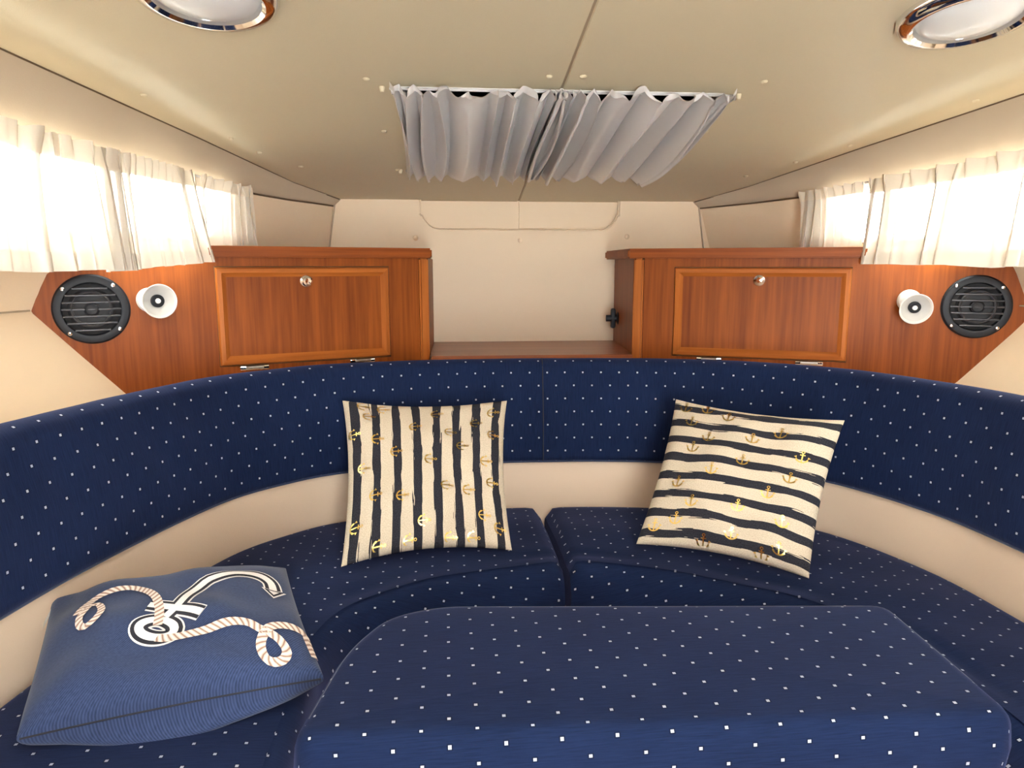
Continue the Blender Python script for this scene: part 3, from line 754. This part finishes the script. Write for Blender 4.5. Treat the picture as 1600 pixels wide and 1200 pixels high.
#PILLOW-END
NP = 46
def pillow(key, mat, lab):
    d = PILLOWS[key]; f = make_pillow(d['c'], *d['T'], d['pinch'], d['seed'], floor=d.get('floor'), ex=d.get('ex', (.42, .42)), bulge=d.get('bulge', 0))
    g = .5-.5*np.cos(np.linspace(0, math.pi, NP))          # finer towards the edges
    vs, uv, fs = [], [], []; ix = {}
    cen = np.mean(np.array(d['c']), axis=0); org = Vector((cen[0], cen[1], Z(min(p[2] for p in d['c']))))
    for side in (1, -1):
        for i, u in enumerate(g):
            for j, v in enumerate(g):
                edge = i in (0, NP-1) or j in (0, NP-1)
                if edge and side < 0: ix[(side, i, j)] = ix[(1, i, j)]; continue
                p = f(u, v, side); ix[(side, i, j)] = len(vs)
                vs.append(Vector((p[0], p[1], Z(p[2])))-org); uv.append((u, v))
        for i in range(NP-1):
            for j in range(NP-1):
                q = [ix[(side, i, j)], ix[(side, i+1, j)], ix[(side, i+1, j+1)], ix[(side, i, j+1)]]
                fs.append(q if side > 0 else q[::-1])
    o = mesh_obj(key, vs, fs, mat, None, uv, 75, loc=org)
    rim = [(u, 0) for u in g]+[(1, v) for v in g[1:]]+[(u, 1) for u in g[::-1][1:]]+[(0, v) for v in g[::-1][1:-1]]
    return tag(o, lab, 'pillow', 'pillows'), f, org, rim
def ribbon(name, f, org, pts, width, mat, parent, off, size, closed=False, taper=None, dense=3):
    """printed line on the pillow face: pts in (u, v)"""
    if len(pts) > 2 and dense > 1: P, _ = spline(list(pts)+([pts[0]] if closed else []), dense*len(pts))
    else: P = np.array([np.array(pts[0])*(1-t)+np.array(pts[-1])*t for t in np.linspace(0, 1, max(dense*3, 2))])
    vs, uv, fs = [], [], []; s = 0
    for i in range(len(P)):
        a, b = P[max(i-1, 0)], P[min(i+1, len(P)-1)]
        if closed and i in (0, len(P)-1): a, b = P[-2], P[1]
        t = (b-a)*np.array(size); t /= (np.linalg.norm(t)+1e-9); nn = np.array([-t[1], t[0]])/np.array(size)
        if i: s += np.linalg.norm((P[i]-P[i-1])*np.array(size))
        w = width*(taper[i*len(taper)//len(P)] if taper else 1)
        for k in (-.5, 0, .5):
            q = P[i]+nn*w*k; q = np.clip(q, .002, .998); p = f(q[0], q[1], 1, off); vs.append(Vector((p[0], p[1], Z(p[2])))-org); uv.append((s, k+.5))
    fs = grid_faces(len(P), 3, True)
    return mesh_obj(name, vs, fs, mat, parent, uv, 80)
def gold_anchor(f, org, uc, rot, sz, size, parent):
    ca, sa = math.cos(rot), math.sin(rot)
    vs, fs = [], []
    def strip(pts, w, closed=False):
        P = np.array(pts, float); b0 = len(vs); n = len(P)
        for i in range(n):
            a, b = P[(i-1) % n if closed else max(i-1, 0)], P[(i+1) % n if closed else min(i+1, n-1)]
            t = (b-a)/(np.linalg.norm(b-a)+1e-9); nn = np.array([-t[1], t[0]])
            wi = w[i] if isinstance(w, (list, tuple)) else w
            for k in (-.5, .5):
                q = (P[i]+nn*wi*k)*sz; x, y = q[0]*ca-q[1]*sa, q[0]*sa+q[1]*ca
                uu, vv = np.clip([uc[0]+x/size[0], uc[1]+y/size[1]], .01, .99)
                p = f(uu, vv, 1, .0016); vs.append(Vector((p[0], p[1], Z(p[2])))-org)
        for i in range(n if closed else n-1):
            j = (i+1) % n; fs.append((b0+2*i, b0+2*j, b0+2*j+1, b0+2*i+1))
    strip([(0, .36), (0, 0), (0, -.44)], .10)
    strip([(.10*math.cos(t), .47+.10*math.sin(t)) for t in np.linspace(0, 6.283, 10, endpoint=False)], .065, True)
    strip([(-.20, .22), (0, .22), (.20, .22)], .085)
    strip([(.44*math.cos(t), -.02+.44*math.sin(t)) for t in np.linspace(math.radians(192), math.radians(348), 11)], [.02, .16, .13, .11, .11, .12, .11, .11, .13, .16, .02])
    strip([(-.50, -.04), (-.42, .12)], [.24, .01]); strip([(.50, -.04), (.42, .12)], [.24, .01])
    return mesh_obj('gold_anchor', vs, fs, 'gold', parent, smooth=0)
def inv_bilinear(x, y, TL, TR, BR, BL):
    u = v = .5
    for _ in range(30):
        X = (1-u)*(1-v)*BL[0]+u*(1-v)*BR[0]+u*v*TR[0]+(1-u)*v*TL[0]; Y = (1-u)*(1-v)*BL[1]+u*(1-v)*BR[1]+u*v*TR[1]+(1-u)*v*TL[1]
        u += (x-X)/900*.9; v -= (y-Y)/880*.9
    return min(max(u, .03), .97), min(max(v, .03), .97)
po, f, org, rim = pillow('striped_v', 'stripe_v', 'cream pillow with upright charcoal stripes and small gold anchors'); po.name = 'striped_pillow'
for x, y in [(345, 265), (250, 385), (385, 430), (605, 345), (810, 380), (960, 310), (1055, 245), (1065, 390), (490, 505), (690, 560), (880, 470), (1025, 550), (1060, 665), (300, 605),
             (370, 760), (525, 775), (785, 715), (915, 720), (1000, 850), (650, 910), (265, 910), (800, 985), (930, 985), (570, 1015), (400, 1020), (1090, 890), (320, 185), (430, 200), (730, 240)]:
    gold_anchor(f, org, inv_bilinear(x, y, (210, 135), (1130, 145), (1155, 965), (200, 1065)), math.radians(-90), .027, (.375, .42), po)
po, f, org, rim = pillow('striped_h', 'stripe_h', 'cream pillow with level charcoal stripes and small gold anchors'); po.name = 'striped_pillow'
for x, y in [(410, 150), (555, 158), (685, 212), (450, 245), (560, 350), (460, 410), (825, 360), (985, 320), (1105, 475), (770, 500), (585, 555), (1040, 605), (370, 605), (915, 690),
             (465, 730), (740, 765), (990, 845), (370, 810), (240, 825), (700, 915), (535, 945), (965, 985), (855, 1050)]:
    gold_anchor(f, org, inv_bilinear(x, y, (340, 90), (1305, 210), (1115, 1095), (130, 890)), math.radians(0), .029, (.375, .42), po)
po, f, org, rim = pillow('denim', 'denim', 'blue denim pillow printed with a white anchor and rope'); po.name = 'denim_pillow'
#DECAL-UV
DECAL = {'ring': [(0.509, 0.287), (0.504, 0.265), (0.49, 0.253), (0.469, 0.251), (0.445, 0.26), (0.421, 0.276), (0.4, 0.296), (0.387, 0.316), (0.382, 0.336), (0.386, 0.355), (0.4, 0.371), (0.421, 0.381), (0.445, 0.381), (0.47, 0.368), (0.491, 0.343), (0.505, 0.314)], 'shank': [(0.476, 0.391), (0.529, 0.461), (0.582, 0.582), (0.638, 0.665), (0.681, 0.688)], 'arm': [(0.681, 0.688), (0.723, 0.704), (0.77, 0.719), (0.827, 0.721), (0.874, 0.701), (0.904, 0.658), (0.909, 0.589)], 'stock': [(0.416, 0.506), (0.478, 0.47), (0.546, 0.412), (0.611, 0.346)], 'fluke': [(0.874, 0.579), (0.901, 0.51), (0.943, 0.559)], 'rope_a': [(0.15, 0.544), (0.177, 0.616), (0.208, 0.691), (0.249, 0.721), (0.301, 0.731), (0.353, 0.714), (0.403, 0.65), (0.44, 0.562), (0.455, 0.467), (0.455, 0.391), (0.449, 0.329)], 'rope_b': [(0.191, 0.598), (0.223, 0.606), (0.243, 0.519), (0.226, 0.464), (0.19, 0.436), (0.167, 0.459), (0.161, 0.51), (0.175, 0.55)], 'rope_c': [(0.445, 0.25), (0.476, 0.228), (0.516, 0.219), (0.563, 0.222), (0.619, 0.236), (0.678, 0.261), (0.728, 0.268), (0.776, 0.254), (0.812, 0.215), (0.845, 0.19), (0.876, 0.156), (0.892, 0.105), (0.873, 0.061), (0.838, 0.048), (0.81, 0.068), (0.803, 0.126), (0.824, 0.187), (0.859, 0.231), (0.924, 0.249), (0.979, 0.229), (0.986, 0.185), (0.989, 0.13), (0.991, 0.075)]}
SZ = (.39, .31)
def layered(pts, widths, mats, closed=False, names=None, off0=.0012):
    for k, (w, m) in enumerate(zip(widths, mats)): ribbon(names[k], f, org, pts, w, m, po, off0+.0007*k, SZ, closed)
AN = ('anchor_edge', 'anchor_outline', 'anchor_fill'); AM = ('ivory', 'ink', 'ivory')
for nm, cl in (('arm', 0), ('stock', 0), ('shank', 0), ('ring', 1)): layered(DECAL[nm], (.030, .0245, .0125), AM, bool(cl), AN, .0012+.0002*cl)
def patch(name, uvs, mat, off):
    vs = []
    for u, v in uvs: p = f(u, v, 1, off); vs.append(Vector((p[0], p[1], Z(p[2])))-org)
    return mesh_obj(name, vs, [tuple(range(len(vs)))], mat, po, smooth=0)
fk = [np.array(p) for p in DECAL['fluke']]; fc = sum(fk)/3
for k, (sc, m) in enumerate(((1.45, 'ivory'), (1.15, 'ink'), (.62, 'ivory'))): patch(AN[k], [tuple(np.clip(fc+(p-fc)*sc, .01, .99)) for p in fk], m, .0040+.0008*k)
for nm in ('rope_b', 'rope_a', 'rope_c'): ribbon('printed_rope', f, org, DECAL[nm], .0135 if nm != 'rope_b' else .011, 'rope', po, .0052, SZ, nm == 'rope_b')
# small woven side tag at the back left corner
tp = [f(.012, v, 1, .002) for v in (.80, .88)]; dirn = np.array([-.006, -.012, -.016])
mesh_obj('side_tag', [Vector((*(p[:2]+d[:2]), Z(p[2]+d[2])))-org for p in tp for d in (np.zeros(3), dirn, dirn+np.array([.0012, 0, .001]))], [(0, 1, 4, 3), (0, 3, 5, 2), (1, 2, 5, 4)], 'ivory', po, smooth=0)
# sewn edge seam along the front of the denim pillow
sp = [f(u, 0, 1, 0) for u in np.linspace(.01, .99, 50)]
tube('edge_seam', [Vector((p[0], p[1], Z(p[2])))-org for p in sp], .0016, 'ink', po, 6)
